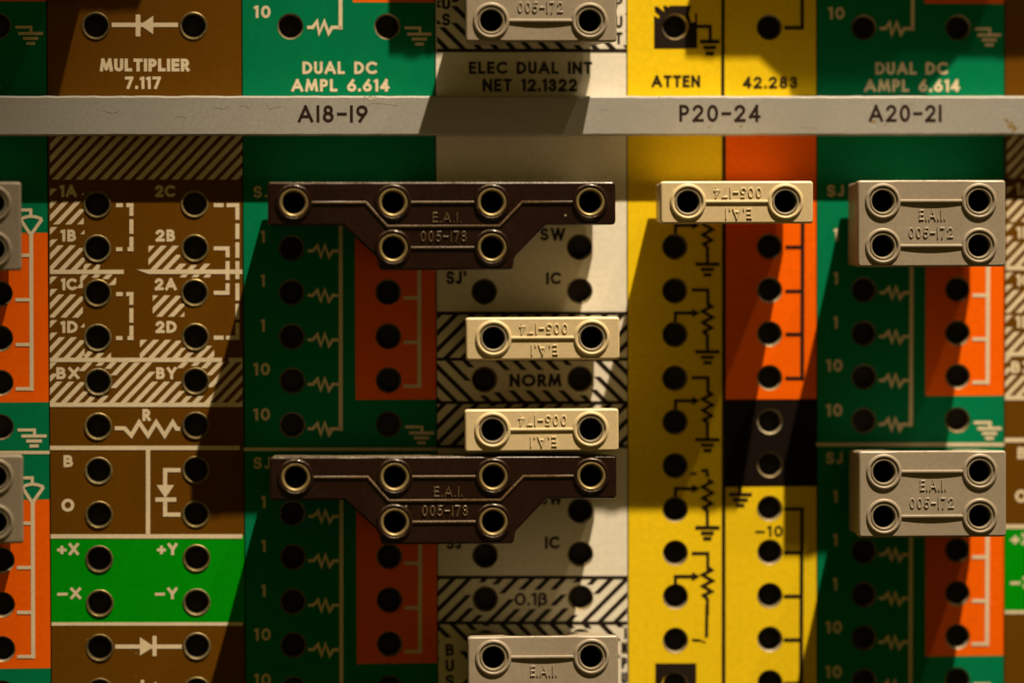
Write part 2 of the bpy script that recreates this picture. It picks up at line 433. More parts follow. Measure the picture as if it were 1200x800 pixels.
# ------------------------------------------------------------------ brown multiplier modules
def lower_multiplier(label):
    x0, x1 = span(0); ox, oy = (x0 + x1) / 2, Y_BOT
    t = thing('brown_module', label, 'module panel', ox, oy, 0, 'module panels of the patch bay')
    cells = [(c, r) for c in (0, 1) for r in LOW]
    ya, yb = gy(628, 170), gy(730, 170)
    face_plate(t, ox, oy, x0, x1, TRAY, Y_BOT, cells, [M_BROWN, M_BRIGHT, M_EDGE], lambda x, y: 1 if ya < y < yb else 0, (), (ya, yb))
    add_jacks(t, ox, oy, cells, 'raised')
    h = Print(ox, oy, t, M_CREAM)
    jc = lambda r: [(115 + r * .22, 239.8 + 51.72 * r, 18.5), (227.6 + r * .22, 239.8 + 51.72 * r, 18.5)]
    L, R = 58.6, 284
    h.hatch(L, 140, R, 210.5, 14, 7.6, ang=.95, phase=3)
    ex = jc(0) + jc(1) + jc(2) + jc(3) + jc(4)
    lab = lambda x0_, y0_, x1_, y1_: (x0_, y0_, x1_, y1_)
    h.hatch(L, 218, 98, 263, 14, 7, ang=.95, phase=8, excl=ex + [lab(64, 210, 99, 236)])
    h.hatch(L, 263, 99, 317, 14, 7, ang=.95, phase=8, excl=ex + [lab(64, 262, 98, 287.5)])
    h.hatch(98, 309, 117, 317, 14, 7, ang=.95, phase=6, excl=ex)
    h.hatch(174, 288, 211, 317, 14, 7, ang=.95, phase=4, excl=ex)
    h.hatch(211, 309, 247, 325, 14, 7, ang=.95, phase=4, excl=ex)
    h.hatch(L, 321, 97, 372, 14, 7, ang=.95, phase=8, excl=ex + [lab(64, 320, 93, 345)])
    h.hatch(94, 320, 136, 334, 14, 7, ang=.95, phase=8, excl=ex)
    h.hatch(179, 346, 216, 371, 14, 7, ang=.95, phase=3, excl=ex)
    h.hatch(L, 372, 99, 420, 14, 7, ang=.95, phase=8, excl=ex + [lab(64, 370, 98, 395)])
    h.hatch(99, 411, 130, 420, 14, 7, ang=.95, phase=8, excl=ex)
    h.hatch(164, 398, 212, 420, 14, 7, ang=.95, phase=5, excl=ex)
    h.hatch(212, 405, 251, 420, 14, 7, ang=.95, phase=5, excl=ex)
    h.hatch(L, 424, R, 472, 14, 7, ang=.95, phase=5, excl=ex + [lab(65, 424, 96, 447), lab(179, 424, 211, 447)])
    h.flush()
    p = Print(ox, oy, t, M_CREAM)
    p.rect(L, 316, 145, 321); p.poly([(160, 315.8), (R, 315.8), (R, 321), (174, 321)])
    p.part('printed_line'); p.rect(L, 419, 260, 424); p.rect(268, 419, R, 424); p.part('printed_line'); p.rect(L, 471.5, R, 476.5)
    def dash(pts, w):
        p.part('dashed_bracket')
        for a, b in pts: p.line([a, b], w)
    for dy in (0, 104):
        dash([((136, 240.5 + dy), (144, 240.5 + dy)), ((148, 240.5 + dy), (156.5, 240.5 + dy)), ((154, 243 + dy), (154, 253 + dy)), ((154, 257 + dy), (154, 274 + dy)),
              ((154, 277.5 + dy), (154, 289.5 + dy)), ((149.5, 292 + dy), (156.5, 292 + dy)), ((136, 292 + dy), (143.5, 292 + dy))], 4.6)
    dash([((250.5, 240.5), (262, 240.5)), ((265.5, 240.5), (280.5, 240.5)), ((278.2, 243), (278.2, 257.5)), ((278.2, 262), (278.2, 280)), ((278.2, 284), (278.2, 302)),
          ((278.2, 306), (278.2, 327)), ((278.2, 332), (278.2, 352)), ((278.2, 356), (278.2, 374)), ((278.2, 378), (278.2, 393)), ((265, 395.5), (280.5, 395.5)), ((250.5, 395.5), (262, 395.5))], 4.6)
    dash([((250.5, 291), (269, 291)), ((266.7, 293), (266.7, 301.5)), ((266.7, 306), (266.7, 328)), ((266.7, 332), (266.7, 340.5)), ((250.5, 343), (269, 343))], 4.6)
    p.part('resistor_symbol')
    p.line([(134.5, 501.5), (146, 501.5), (154, 510), (163, 494.5), (173.5, 510), (183, 494.5), (193, 510), (202.5, 494.5), (207, 502), (211, 502)], 4.6)
    p.part('printed_line')
    p.rect(L, 522, 281, 527); p.part('printed_line'); p.rect(171, 527, 176, 626)
    p.part('diode_symbol')
    p.line([(211.5, 550.5), (193.5, 550.5), (193.5, 569)], 4.8); p.poly([(183.5, 568), (204, 568), (193.7, 583.5)])
    p.rect(182, 582.5, 206.5, 587.5); p.line([(193.5, 587.5), (193.5, 602.5), (211.5, 602.5)], 4.8)
    p.part('printed_line'); p.rect(59.4, 625.5, R, 630.5); p.part('printed_line'); p.rect(60.4, 728.5, R + .6, 732.5)
    p.part('diode_symbol')
    p.line([(135, 757), (213, 757)], 4.8); p.poly([(164, 746), (164, 767.5), (180.5, 757)]); p.rect(178.7, 744.5, 183.5, 768)
    p.part('diode_symbol')
    p.rect(165, 796, 169, 822); p.line([(136, 808.5), (213, 808.5)], 4.8); p.poly([(183, 798), (183, 819), (169, 808.5)])
    p.flush()
    q = Print(ox, oy, t, M_CREAM)
    for s, a, b, y0, y1 in [('1A', 70, 90, 217, 231), ('2C', 182, 205, 217, 231), ('1B', 71, 89, 269, 283), ('2B', 182.5, 205, 269, 283), ('1C', 71.5, 89.5, 326, 340), ('2A', 181.5, 207, 326, 340),
                            ('1D', 71, 91, 376, 390), ('2D', 182.5, 207, 376, 390), ('BX', 66, 93, 430, 444), ('BY', 183, 207, 430, 444), ('R', 167, 176.5, 479, 493), ('B', 74.5, 85.5, 533, 547), ('O', 72, 87, 584, 599),
                            ('+X', 67, 92.5, 636, 650), ('+Y', 184, 208, 636, 650), ('_X', 67, 95, 688, 701.5), ('_Y', 181.5, 208, 688, 701.5)]:
        q.text(s, a, b, y0, y1, .215)
    q.flush()
    return t
def upper_multiplier(label):
    x0, x1 = span(0); ox, oy = (x0 + x1) / 2, TRAY
    t = thing('brown_module', label, 'module panel', ox, oy, 0, 'module panels of the patch bay')
    cells = [(c, r) for c in (0, 1) for r in (-11, -10, -9, -8, -4)]
    face_plate(t, ox, oy, x0, x1, Y_TOP, TRAY, cells, [M_BROWN, M_EDGE], lambda x, y: 0)
    add_jacks(t, ox, oy, cells, 'raised')
    p = Print(ox, oy, t, M_CREAM)
    p.part('diode_symbol'); p.line([(131, 29.5), (208.5, 29.5)], 5); p.rect(159, 17.5, 164.5, 43); p.poly([(164, 29.5), (179.5, 19), (179.5, 40.5)])
    p.flush()
    q = Print(ox, oy, t, M_CREAM)
    q.text('MULTIPLIER', 117, 222, 69, 84, .22); q.text('7.117', 146.5, 188.5, 90, 104.5, .2)
    q.flush()
    return t
# ------------------------------------------------------------------ green amplifier modules
def lower_amplifier(label):
    x0, x1 = span(2); ox, oy = (x0 + x1) / 2, Y_BOT
    t = thing('green_module', label, 'module panel', ox, oy, 0, 'module panels of the patch bay')
    cells = [(c, r) for c in (2, 3) for r in LOW]
    xo = gx(416.5, 420); y1a, y1b = gy(271.5, 470), gy(468, 470)
    d6 = 6 * PY
    def colour(x, y):
        if x > xo and (y1a < y < y1b or y1a + d6 < y < y1b + d6): return 1
        return 0
    face_plate(t, ox, oy, x0, x1, TRAY, Y_BOT, cells, [M_GREEN, M_ORANGE, M_EDGE], colour, (xo,), (y1a, y1b, y1a + d6, y1b + d6))
    add_jacks(t, ox, oy, cells, 'sunk')
    p = Print(ox, oy, t, M_CREAM); q = Print(ox, oy, t, M_CREAM)
    for k in (0, 1):
        D = 310.5 * k; X = lambda x: x + .8 * k
        P = lambda *a: [(X(x), y + D) for x, y in a]
        for r in range(5):
            y = 294 + 52 * r; p.part('resistor_symbol')
            p.line(P((360.5, y), (366.5, y), (372, y - 6), (376, y + 6.5), (380.5, y - 6.5), (385.5, y + 7), (390, y), (398, y)), 3.6)
        p.part('printed_line'); p.line(P((399.2, 238), (399.2, 504.5)), 4.6); p.line(P((397, 502.3), (385, 502.3)), 3.4)
        p.part('amplifier_symbol'); p.line(P((478.5, 245), (491, 245), (491, 254)), 3.6)
        p.line(P((479, 255.5), (486, 253), (491.5, 252.3), (497, 253), (504, 255.5)), 3.6)
        p.line(P((479, 255.5), (491, 274)), 3.8); p.line(P((504, 255.5), (491, 274)), 3.8)
        p.line(P((491.4, 270), (491.4, 454.5)), 4.6)
        for y in (297.5, 349, 401, 452.2): p.line(P((473, y), (490, y)), 4)
        p.part('ground_symbol'); p.line(P((475, 500), (494.5, 500), (494.5, 507)), 3.4)
        p.ground(X(494), 507 + D, 29, 5.8, 3.6)
        p.part('printed_line'); p.rect(285.6, 524.2 + D, 511.8, 528 + D)
        dj = 317 if k else 0
        q.text('SJ', 297, 317, 218 + dj, 232 + dj, .18)
        for y in (270, 321.5, 374): q.text('1', X(305.5), X(312), y + D, y + 14.5 + D, .18)
        for y in (425, 478): q.text('10', X(297), X(316.5), y + D, y + 14.5 + D, .19)
    p.flush(); q.flush()
    return t
def upper_amplifier(label):
    x0, x1 = span(2); ox, oy = (x0 + x1) / 2, TRAY
    t = thing('green_module', label, 'module panel', ox, oy, 0, 'module panels of the patch bay')
    cells = [(c, r) for c in (2, 3) for r in (-11, -10, -9, -8, -4)]
    xo = gx(413.5, 10); yo = gy(3, 460); yt = -8.6 * PY
    face_plate(t, ox, oy, x0, x1, Y_TOP, TRAY, cells, [M_GREEN, M_ORANGE, M_EDGE], lambda x, y: 1 if x > xo and yt < y < yo else 0, (xo,), (yo, yt))
    add_jacks(t, ox, oy, cells, 'sunk')
    p = Print(ox, oy, t, M_CREAM)
    y = 32.5; p.part('resistor_symbol')
    p.line([(360, y), (366.5, y), (371.5, y - 7), (374, y + 7), (380, y - 7), (385, y + 7), (389, y), (400, y)], 3.8)
    p.part('printed_line'); p.line([(399, 35), (399, -200)], 4.4); p.part('ground_symbol'); p.line([(474, 33), (492, 33), (492, 41)], 3.2); p.ground(491.5, 40.3, 28.5, 5.8, 3.4)
    p.part('printed_line'); p.line([(491, -20), (491, -170)], 4.6); p.line([(473, -20), (493, -20)], 4)
    p.flush()
    q = Print(ox, oy, t, M_CREAM)
    q.text('10', 297.5, 317, 7, 21.5, .19); q.text('DUAL DC', 354.5, 441.5, 72.5, 87, .19); q.text('AMPL 6.614', 341.5, 456, 93, 107.5, .19)
    q.flush()
    return t
# ------------------------------------------------------------------ white integrator modules
def lower_integrator(label):
    x0, x1 = span(4); ox, oy = (x0 + x1) / 2, Y_BOT
    t = thing('white_module', label, 'module panel', ox, oy, 0, 'module panels of the patch bay')
    cells = [(c, r) for c in (4, 5) for r in LOW]
    face_plate(t, ox, oy, x0, x1, TRAY, Y_BOT, cells, [M_WHITE, M_EDGE], lambda x, y: 0)
    add_jacks(t, ox, oy, cells, 'sunk')
    L, R = 512.3, 735
    hc = lambda r: [(568 + r * .12, 236.3 + 51.63 * r, 20), (679.3 + r * .1, 236.3 + 51.63 * r, 20)]
    h = Print(ox, oy, t, M_INK)
    h.hatch(L, 367, R, 420, 19.5, 7.4, excl=hc(3), phase=4)
    h.hatch(L, 422, R, 471, 19.5, 7.4, slope=-1, phase=3, excl=hc(4) + [(588, 433, 668, 457)])
    h.hatch(L, 473, R, 522, 19.5, 7.4, phase=8, excl=hc(5))
    h.hatch(L, 676, R, 729, 18.5, 7.2, phase=2, excl=hc(9) + [(600, 690, 648, 713)])
    h.hatch(L, 730, R, 782, 19.5, 7.4, slope=-1, phase=10, excl=hc(10) + [(512, 746, 541, 815), (724, 734, 736, 815)])
    h.hatch(L, 784, R, 835, 19.5, 7.4, slope=1, phase=10, excl=hc(11) + [(512, 746, 541, 815), (720, 734, 736, 815)])
    h.flush()
    p = Print(ox, oy, t, M_INK)
    for y in (367, 420.8, 471.5, 522.8, 676, 729.2): p.part('printed_line'); p.rect(L, y - 1.9, R, y + 1.9)
    p.flush()
    q = Print(ox, oy, t, M_INK)
    q.text('SW', 633, 662.5, 267, 282, .19); q.text("SJ'", 523, 546.5, 317.5, 333, .19); q.text('IC', 640, 657, 319, 333, .2)
    q.text('NORM', 597, 658, 438, 453, .22)
    q.text('SW', 632, 659, 577, 591, .19); q.text("SJ'", 523, 545.5, 628, 643, .19); q.text('IC', 638.5, 655.5, 628, 642.5, .2)
    q.text('0.1b', 603, 641, 694, 709, .17, gap=.26)
    q.part('lettering')
    for s, y in (('B', 754), ('U', 772), ('S', 790)): q.text(s, 522, 532, y, y + 14, .2, join=True)
    q.part('lettering')
    for s, y in (('I', 735), ('N', 752), ('P', 769.5), ('U', 787)):
        q.text(s, 728.3 if s != 'I' else 731.5, 735, y, y + 13, .2, join=True)
    q.flush()
    return t
def upper_integrator(label):
    x0, x1 = span(4); ox, oy = (x0 + x1) / 2, TRAY
    t = thing('white_module', label, 'module panel', ox, oy, 0, 'module panels of the patch bay')
    cells = [(c, r) for c in (4, 5) for r in (-11, -10, -5, -4)]
    face_plate(t, ox, oy, x0, x1, Y_TOP, TRAY, cells, [M_WHITE, M_EDGE], lambda x, y: 0)
    add_jacks(t, ox, oy, cells, 'sunk')
    L, R = 512, 735
    h = Print(ox, oy, t, M_INK)
    h.hatch(L, 4, R, 58, 19.5, 7.4, slope=-1, phase=12, excl=[(514, -60, 532, 32), (718, -60, 736, 53), (567, 30, 20), (679.5, 30, 20)])
    h.hatch(L, -48, R, 4, 19.5, 7.4, slope=1, phase=12, excl=[(514, -60, 532, 32), (718, -60, 736, 53)])
    h.flush()
    p = Print(ox, oy, t, M_INK); p.rect(L, 57.5, R, 61.5); p.flush()
    q = Print(ox, oy, t, M_INK)
    q.part('lettering')
    for s, y in (('B', -21), ('U', -3), ('S', 16)): q.text(s, 518, 527.5, y, y + 14.5, .19, join=True)
    q.part('lettering')
    for s, y in (('I', -46), ('N', -29), ('P', -11), ('U', 18), ('T', 37)): 
        q.text(s, 720.5, 729.5, y + 1 if s in 'UT' else y + 8, y + 15 if s in 'UT' else y + 21, .19, join=True)
    q.text('ELEC DUAL INT', 549.5, 694, 72.5, 87, .2); q.text('NET 12.1322', 565.5, 676.5, 92.5, 107.5, .2)
    q.flush()
    return t
# ------------------------------------------------------------------ yellow attenuator modules
def lower_attenuator(label):
    x0, x1 = span(6); ox, oy = (x0 + x1) / 2, Y_BOT
    t = thing('yellow_module', label, 'module panel', ox, oy, 0, 'module panels of the patch bay')
    cells = [(c, r) for c in (6, 7) for r in LOW]
    xm = gx(848.5, 400); ya, yb = gy(467.5, 900), gy(570, 900)
    def colour(x, y):
        if x < xm: return 0
        return 1 if y < ya else 2 if y < yb else 0
    face_plate(t, ox, oy, x0, x1, TRAY, Y_BOT, cells, [M_YELLOW, M_ORANGE, M_BLACK, M_EDGE], colour, (xm,), (ya, yb))
    add_jacks(t, ox, oy, cells, 'sunk')
    p = Print(ox, oy, t, M_INK)
    p.line([(848.3, 130), (848, 830)], 4.4)
    for k in range(6):
        y = 237 + 102.7 * k
        w = 3.8; p.part('potentiometer_symbol')
        if k == 3: p.rect(809, y + 8, 816, y + 11); p.line([(822, y + 6), (830, y + 6)], w); p.line([(829, y + 8), (829, y + 13)], w)
        elif k == 5: p.line([(811, y - 1.5), (820, y - 1)], w - 1); p.line([(820, y - 1), (827, y + 1.5)], 1.5)
        else: p.line([(810.5, y), (829.5, y), (829.5, y + 19)], w)
        if k == 5: break
        z = y + 16
        p.line([(829.5, z), (834, z + 3.5), (823, z + 9), (835, z + 16), (823.5, z + 22), (834, z + 28.5), (824.5, z + 33), (829, z + 37)], w)
        p.line([(829, z + 36), (829, y + 72)], w)
        a = y + 27
        p.line([(791.5, y + 37), (791.5, a), (812, a)], w); p.poly([(811, a - 5.2), (811, a + 5.2), (820, a)])
        if k == 4: p.line([(828.5, y + 60), (828, y + 98)], w)
        else: p.ground(829, y + 72.5, 28.5, 6.3, 4, f=(1, .53, .34))
    p.part('black_square'); p.ring([(768, 776.5), (816, 776.5), (816, 826), (768, 826)], 791, 801.5, 15.4)
    p.part('printed_line'); p.line([(940.7, 242), (940, 445.5)], 4.6)
    for y in (289.5, 341, 391.5, 443): p.line([(920.5, y), (939, y)], 4)
    p.part('printed_line'); p.line([(939.8, 594), (938.6, 830)], 4.6)
    for y in (596, 647, 698, 749, 800): p.line([(918.5, y), (939, y)], 4)
    p.part('ground_symbol'); p.line([(867, 569), (867, 578)], 4); p.ground(867.5, 579, 27, 6.3, 4, f=(1, .66, .36))
    p.flush()
    q = Print(ox, oy, t, M_INK)
    q.text('_10', 885, 917.5, 615.5, 628.5, .19)
    q.flush()
    return t
def upper_attenuator(label):
    x0, x1 = span(6); ox, oy = (x0 + x1) / 2, TRAY
    t = thing('yellow_module', label, 'module panel', ox, oy, 0, 'module panels of the patch bay')
    cells = [(c, r) for c in (6, 7) for r in (-11, -10, -9, -8, -4)]
    xm = gx(847.5, 60)
    face_plate(t, ox, oy, x0, x1, Y_TOP, TRAY, cells, [M_YELLOW, M_YELLOW, M_EDGE], lambda x, y: 0, (xm,))
    add_jacks(t, ox, oy, cells, 'sunk')
    p = Print(ox, oy, t, M_INK)
    p.line([(848, -300), (847, 122)], 4)
    # black square with chipped print at its corners
    p.part('black_square'); p.ring([(766.5, 57), (766.5, 19), (770, 21), (773, 25), (772.5, 17.5), (767.5, 14), (767, 8), (771, 8), (779, 15), (777, 7.2), (780, 7), (782.5, 14), (784.5, 7), (810, 7), (807, 17), (810, 27), (813.5, 30), (817, 26), (817, 57)], 791.3, 31.5, 15.4)
    p.rect(814.5, 16.5, 816.8, 26)
    p.part('ground_symbol'); p.line([(816, 31.5), (832.3, 31.5), (832.3, 48)], 4); p.ground(831.7, 49.2, 23, 6.9, 4.4, f=(1, .66, .42))
    p.part('printed_line'); p.line([(919, 33), (940, 33), (940, -170)], 4.2)
    p.flush()
    q = Print(ox, oy, t, M_INK)
    q.text('ATTEN', 763.5, 820.5, 88.5, 102.5, .2); q.text('42.283', 870.5, 934.5, 90, 104, .19)
    q.flush()
    return t
mlo = lower_multiplier('brown module with white hatching and a bright green block, below the rail at the left')
copy_tree(mlo, 'brown and bright green module cut by the right edge of the photo, below the rail', 10 * PX)
mup = upper_multiplier('brown module lettered MULTIPLIER 7.117 above the grey rail')
copy_tree(mup, 'sliver of brown module in the top right corner above the grey rail', 10 * PX)
alo = lower_amplifier('dark green module with orange fields, below the rail and behind the two dark brown plugs')
copy_tree(alo, 'green module with orange fields cut by the left edge of the photo, below the rail', -4 * PX)
copy_tree(alo, 'green module with orange fields behind the two grey four-hole plugs at the right', 6 * PX)
aup = upper_amplifier('brightly lit green module lettered DUAL DC AMPL 6.614 above the rail mark A18-19')
copy_tree(aup, 'green module in deep shade in the top left corner, above the rail', -4 * PX)
copy_tree(aup, 'shaded green module lettered DUAL DC AMPL 6.614 above the rail mark A20-21', 6 * PX)
lower_integrator('white module with black hatched bands and the word NORM, below the rail')
upper_integrator('white module lettered ELEC DUAL INT NET 12.1322 above the rail')
lower_attenuator('yellow module with resistor symbols, an orange field and a black block, below the rail')
upper_attenuator('yellow module lettered ATTEN 42.283 above the rail mark P20-24')
# ------------------------------------------------------------------ the grey label rail
HR = 28.0
ry0, ry1 = gy_r = (G(600, 112.6, HR)[1], G(600, 158.6, HR)[1])
rt = thing('label_rail', 'grey painted label rail running across the panel, engraved A18-19, P20-24 and A20-21', 'label rail', (X0 + X1) / 2, (ry0 + ry1) / 2, 0)
rox, roy = (X0 + X1) / 2, (ry0 + ry1) / 2
mb = MB(rox, roy)
prof = [(ry1, .3), (ry1, HR - 1.6), (ry1 - .6, HR - .5), (ry1 - 1.8, HR), (ry0 + 2.2, HR), (ry0 + .8, HR - .7), (ry0, HR - 2.2), (ry0, .3)]
nx = 160
rng = random.Random(3)
rows_ = []
for i in range(nx + 1):
    x = X0 + (X1 - X0) * i / nx
    j = rng.uniform(-.25, .25); j2 = rng.uniform(-.3, .3)
    rows_.append([mb.vert(x, y + (j if k < 4 else j2), h_) for k, (y, h_) in enumerate(prof)])
for a, b in zip(rows_, rows_[1:]):
    for k in range(len(prof) - 1): mb.face((a[k], b[k], b[k + 1], a[k + 1]))
mb.face(rows_[0]); mb.face(rows_[-1][::-1])
link('bar', mb.mesh('bar', [M_RAIL]), rt)
def railtext(s, x0, x1, y0, y1):
    m_ = MB(rox, roy)
    a, b = G(x0, (y0 + y1) / 2, HR)[0], G(x1, (y0 + y1) / 2, HR)[0]
    text(m_, s, a, b, G((x0 + x1) / 2, y0, HR)[1], G((x0 + x1) / 2, y1, HR)[1], .175, h=HR + .12, gap=.42)
    link('engraved_lettering', m_.mesh('engraved_lettering', [M_RAILINK]), rt)
railtext('AI8-I9', 349, 431, 123.5, 143.5); railtext('P20-24', 796, 891, 123, 143); railtext('A20-2I', 1018, 1103.5, 123, 143)
for base in ([(280, 125), (287, 124), (292, 127), (297, 122)], [(311, 121), (316, 128), (322, 126), (330, 125)], [(430, 125), (436, 121), (450, 122), (466, 124)],
             [(540, 127), (552, 131), (566, 128), (575, 134)], [(598, 146), (604, 140), (618, 142), (628, 150)], [(268, 124), (262, 128), (250, 126)], [(702, 127), (707, 130), (711, 127)],
             [(204, 139), (210, 136), (218, 138)], [(120, 130), (131, 133), (140, 131)], [(1055, 121), (1061, 123), (1072, 122)], [(938, 150), (950, 149), (958, 152)]):
    m_ = MB(rox, roy); ribbon(m_, [G(x, y, HR) for x, y in base], .42, HR + .1, cap=0)
    link('surface_crack', m_.mesh('surface_crack', [M_CRACK]), rt)
def blotch(mb_, x, y, r, n=11):
    cx, cy = G(x, y, HR); pts = []
    for k in range(n):
        rr = r * rng.uniform(.45, 1.15); a = 2 * math.pi * k / n
        pts.append((cx + rr * math.cos(a) * 1.15, cy + rr * math.sin(a)))
    mb_.lift = (mb_.lift + 1) % 7
    mb_.poly(pts, HR + .12 + .03 * mb_.lift)
for x, y, r in ((1180, 141, 3), (1184, 147, 4.5), (1190, 150, 3), (1187, 153, 2.4), (1024, 142, 2.6), (1037, 147, 1.4), (831, 149, 1.2), (868, 148, 1.6)): m_ = MB(rox, roy); blotch(m_, x, y, r); link('stain', m_.mesh('stain', [M_STAIN]), rt)
for x, y, r in ((434, 115, 3.5), (428, 114.5, 2), (440, 114.6, 2), (682, 113.8, 2), (1138, 152, 1.4), (773, 114.5, 1.6)): m_ = MB(rox, roy); blotch(m_, x, y, r); link('paint_chip', m_.mesh('paint_chip', [M_CHIP]), rt)
# ------------------------------------------------------------------ patch plugs
HP, SO = 116.0, 14.0           # front face and back face above the panel
def offset(P, d):
    n = len(P); out = []
    for i in range(n):
        a = (Vector(P[i]) - Vector(P[i - 1])).normalized(); b = (Vector(P[(i + 1) % n]) - Vector(P[i])).normalized()
        na, nb = Vector((a.y, -a.x)), Vector((b.y, -b.x))      # outward for ccw in (x, up)
        m = (na + nb); m = m / max(.3, m.length_squared) * 2 if m.length > 1e-6 else na
        q = Vector(P[i]) - m * d * .5 * (2 if False else 1) if False else Vector(P[i]) - (m * d)
        out.append((q.x, q.y))
    return out
def rounded(P, r, seg=4, step=9.0):
    """ccw polygon in (x, up) with rounded corners, long sides subdivided"""
    out = []; n = len(P)
    for i in range(n):
        p = Vector(P[i]); a = (Vector(P[i - 1]) - p); b = (Vector(P[(i + 1) % n]) - p)
        ang = a.angle(b); t = r / math.tan(ang / 2); t = min(t, a.length * .45, b.length * .45)
        A, B = p + a.normalized() * t, p + b.normalized() * t
        for k in range(seg + 1):
            u = k / seg; q = A * (1 - u) ** 2 + p * 2 * u * (1 - u) + B * u ** 2; out.append((q.x, q.y))
    res = []
    for i in range(len(out)):
        a, b = Vector(out[i]), Vector(out[(i + 1) % len(out)]); k = max(1, int((b - a).length / step))
        for j in range(k): q = a.lerp(b, j / k); res.append((q.x, q.y))
    return res
def plug_body(outline, holes, material, dip=None, waist=None, corner=4.0, inset=9.0, inset_y=2.0):
    """outline, holes in (across, up); the front face is filled round the holes, sides lofted to a slightly smaller back"""
    bm = bmesh.new()
    O = rounded(outline, corner)
    yc = sum(p[1] for p in O) / len(O); xc = sum(p[0] for p in O) / len(O)
    hw = max(abs(p[0] - xc) for p in O); hh = max(abs(p[1] - yc) for p in O)
    def back(P, f):
        R = []
        for x, y in P:
            nx_ = x - (x - xc) / hw * inset * f; ny_ = y - (y - yc) / hh * inset_y * f
            if waist: ny_ -= math.copysign(waist(x) * f, y - yc)
            R.append((nx_, ny_))
        return R
    fine = [(O, HP - 3.0), (offset(O, .35), HP - 1.6), (offset(O, 1.1), HP - .5), (offset(O, 2.3), HP)]
    loops = [(back(O, 1), SO), (back(O, .85), SO + 25), (back(O, .55), SO + 58), (back(O, .12), HP - 18)] + fine
    def V(x, y, h): return bm.verts.new((x * S, -h * S, y * S))
    rings = [[V(x, y, h - (dip(x, y) if dip and h > HP - 4 else 0)) for x, y in P] for P, h in loops]
    n = len(O)
    for a, b in zip(rings, rings[1:]):
        for k in range(n): bm.faces.new((a[k], a[(k + 1) % n], b[(k + 1) % n], b[k]))
    bm.faces.new(rings[0][::-1])
    top = rings[-1]
    edges = [bm.edges.get((top[k], top[(k + 1) % n])) for k in range(n)]
    for hx, hy in holes:
        rr = [V(hx + 15.2 * math.cos(2 * math.pi * k / 24), hy + 15.2 * math.sin(2 * math.pi * k / 24), HP) for k in range(24)]
        lo = [V(hx + 15.2 * math.cos(2 * math.pi * k / 24), hy + 15.2 * math.sin(2 * math.pi * k / 24), HP - 30) for k in range(24)]
        for k in range(24):
            edges.append(bm.edges.new((rr[k], rr[(k + 1) % 24])))
            bm.faces.new((lo[k], lo[(k + 1) % 24], rr[(k + 1) % 24], rr[k]))
    r = bmesh.ops.triangle_fill(bm, use_beauty=True, use_dissolve=False, edges=edges, normal=(0, -1, 0))
    ff = [g for g in r['geom'] if isinstance(g, bmesh.types.BMFace)]
    if dip:
        xs = [xc - 40 + 8 * i for i in range(11)]
        for x in xs:
            fr = [f for f in bm.faces if f.is_valid and all(v.co.y < -(HP - 4) * S for v in f.verts)]
            geom = set(fr)
            for f in fr: geom.update(f.verts); geom.update(f.edges)
            bmesh.ops.bisect_plane(bm, geom=list(geom), plane_co=(x * S, 0, 0), plane_no=(1, 0, 0), dist=1e-8)
        rim = {v for R in rings for v in R}
        for v in bm.verts:
            if v not in rim and v.co.y < -(HP - 3.5) * S:
                v.co.y = -(HP - dip(v.co.x / S, v.co.z / S)) * S
    bmesh.ops.recalc_face_normals(bm, faces=bm.faces)
    bm.normal_update()
    for e in bm.edges:
        if len(e.link_faces) == 2:
            fl = [f.normal.y < -.985 for f in e.link_faces]
            e.smooth = fl[0] == fl[1] and e.calc_face_angle(0) < .6
    me = bpy.data.meshes.new('plug_body'); bm.to_mesh(me); bm.free()
    me.materials.append(material)
    me.polygons.foreach_set('use_smooth', [True] * len(me.polygons)); me.update()
    return me
def collar_mesh(material, ro=21.0):
    a = MB(); a.lathe(0, 0, [(ro + .4, HP - 5), (ro, HP + .4), (ro - .7, HP + 1.6), (ro - 1.8, HP + 2.3), (ro - 3.2, HP + 2.2), (ro - 4.4, HP + 1.0), (16.0, HP - .8), (15.6, HP - 3)], 36)
    return a.mesh('collar', [material], True)
def ferrule_mesh(material, wide=False):
    a = MB()
    if wide: a.lathe(0, 0, [(16.8, HP - .3), (16.6, HP + .9), (16.0, HP + 1.5), (15.0, HP + 1.7), (13.8, HP + 1.3), (12.9, HP + .2), (12.5, HP - 4), (12.4, HP - 8)], 36)
    else: a.lathe(0, 0, [(15.9, HP - 3), (15.4, HP + .5), (14.9, HP + 1.1), (13.7, HP + 1.1), (12.9, HP + .1), (12.5, HP - 3), (12.4, HP - 8)], 32)
    return a.mesh('ferrule', [material], True)
def dark_bore():
    a = MB(); a.lathe(0, 0, [(12.6, HP - 4), (12.2, HP - 9), (12.0, HP - 70)], 20, closed_end=True); return a.mesh('socket_bore', [M_BORE], True)
BORE = dark_bore()
def pin_mesh():
    a = MB(); a.lathe(0, 0, [(11.0, SO + 4), (11.0, -30), (8, -40), (2, -44)], 16, closed_end=True); return a.mesh('pin', [M_PIN], True)
PIN = pin_mesh()
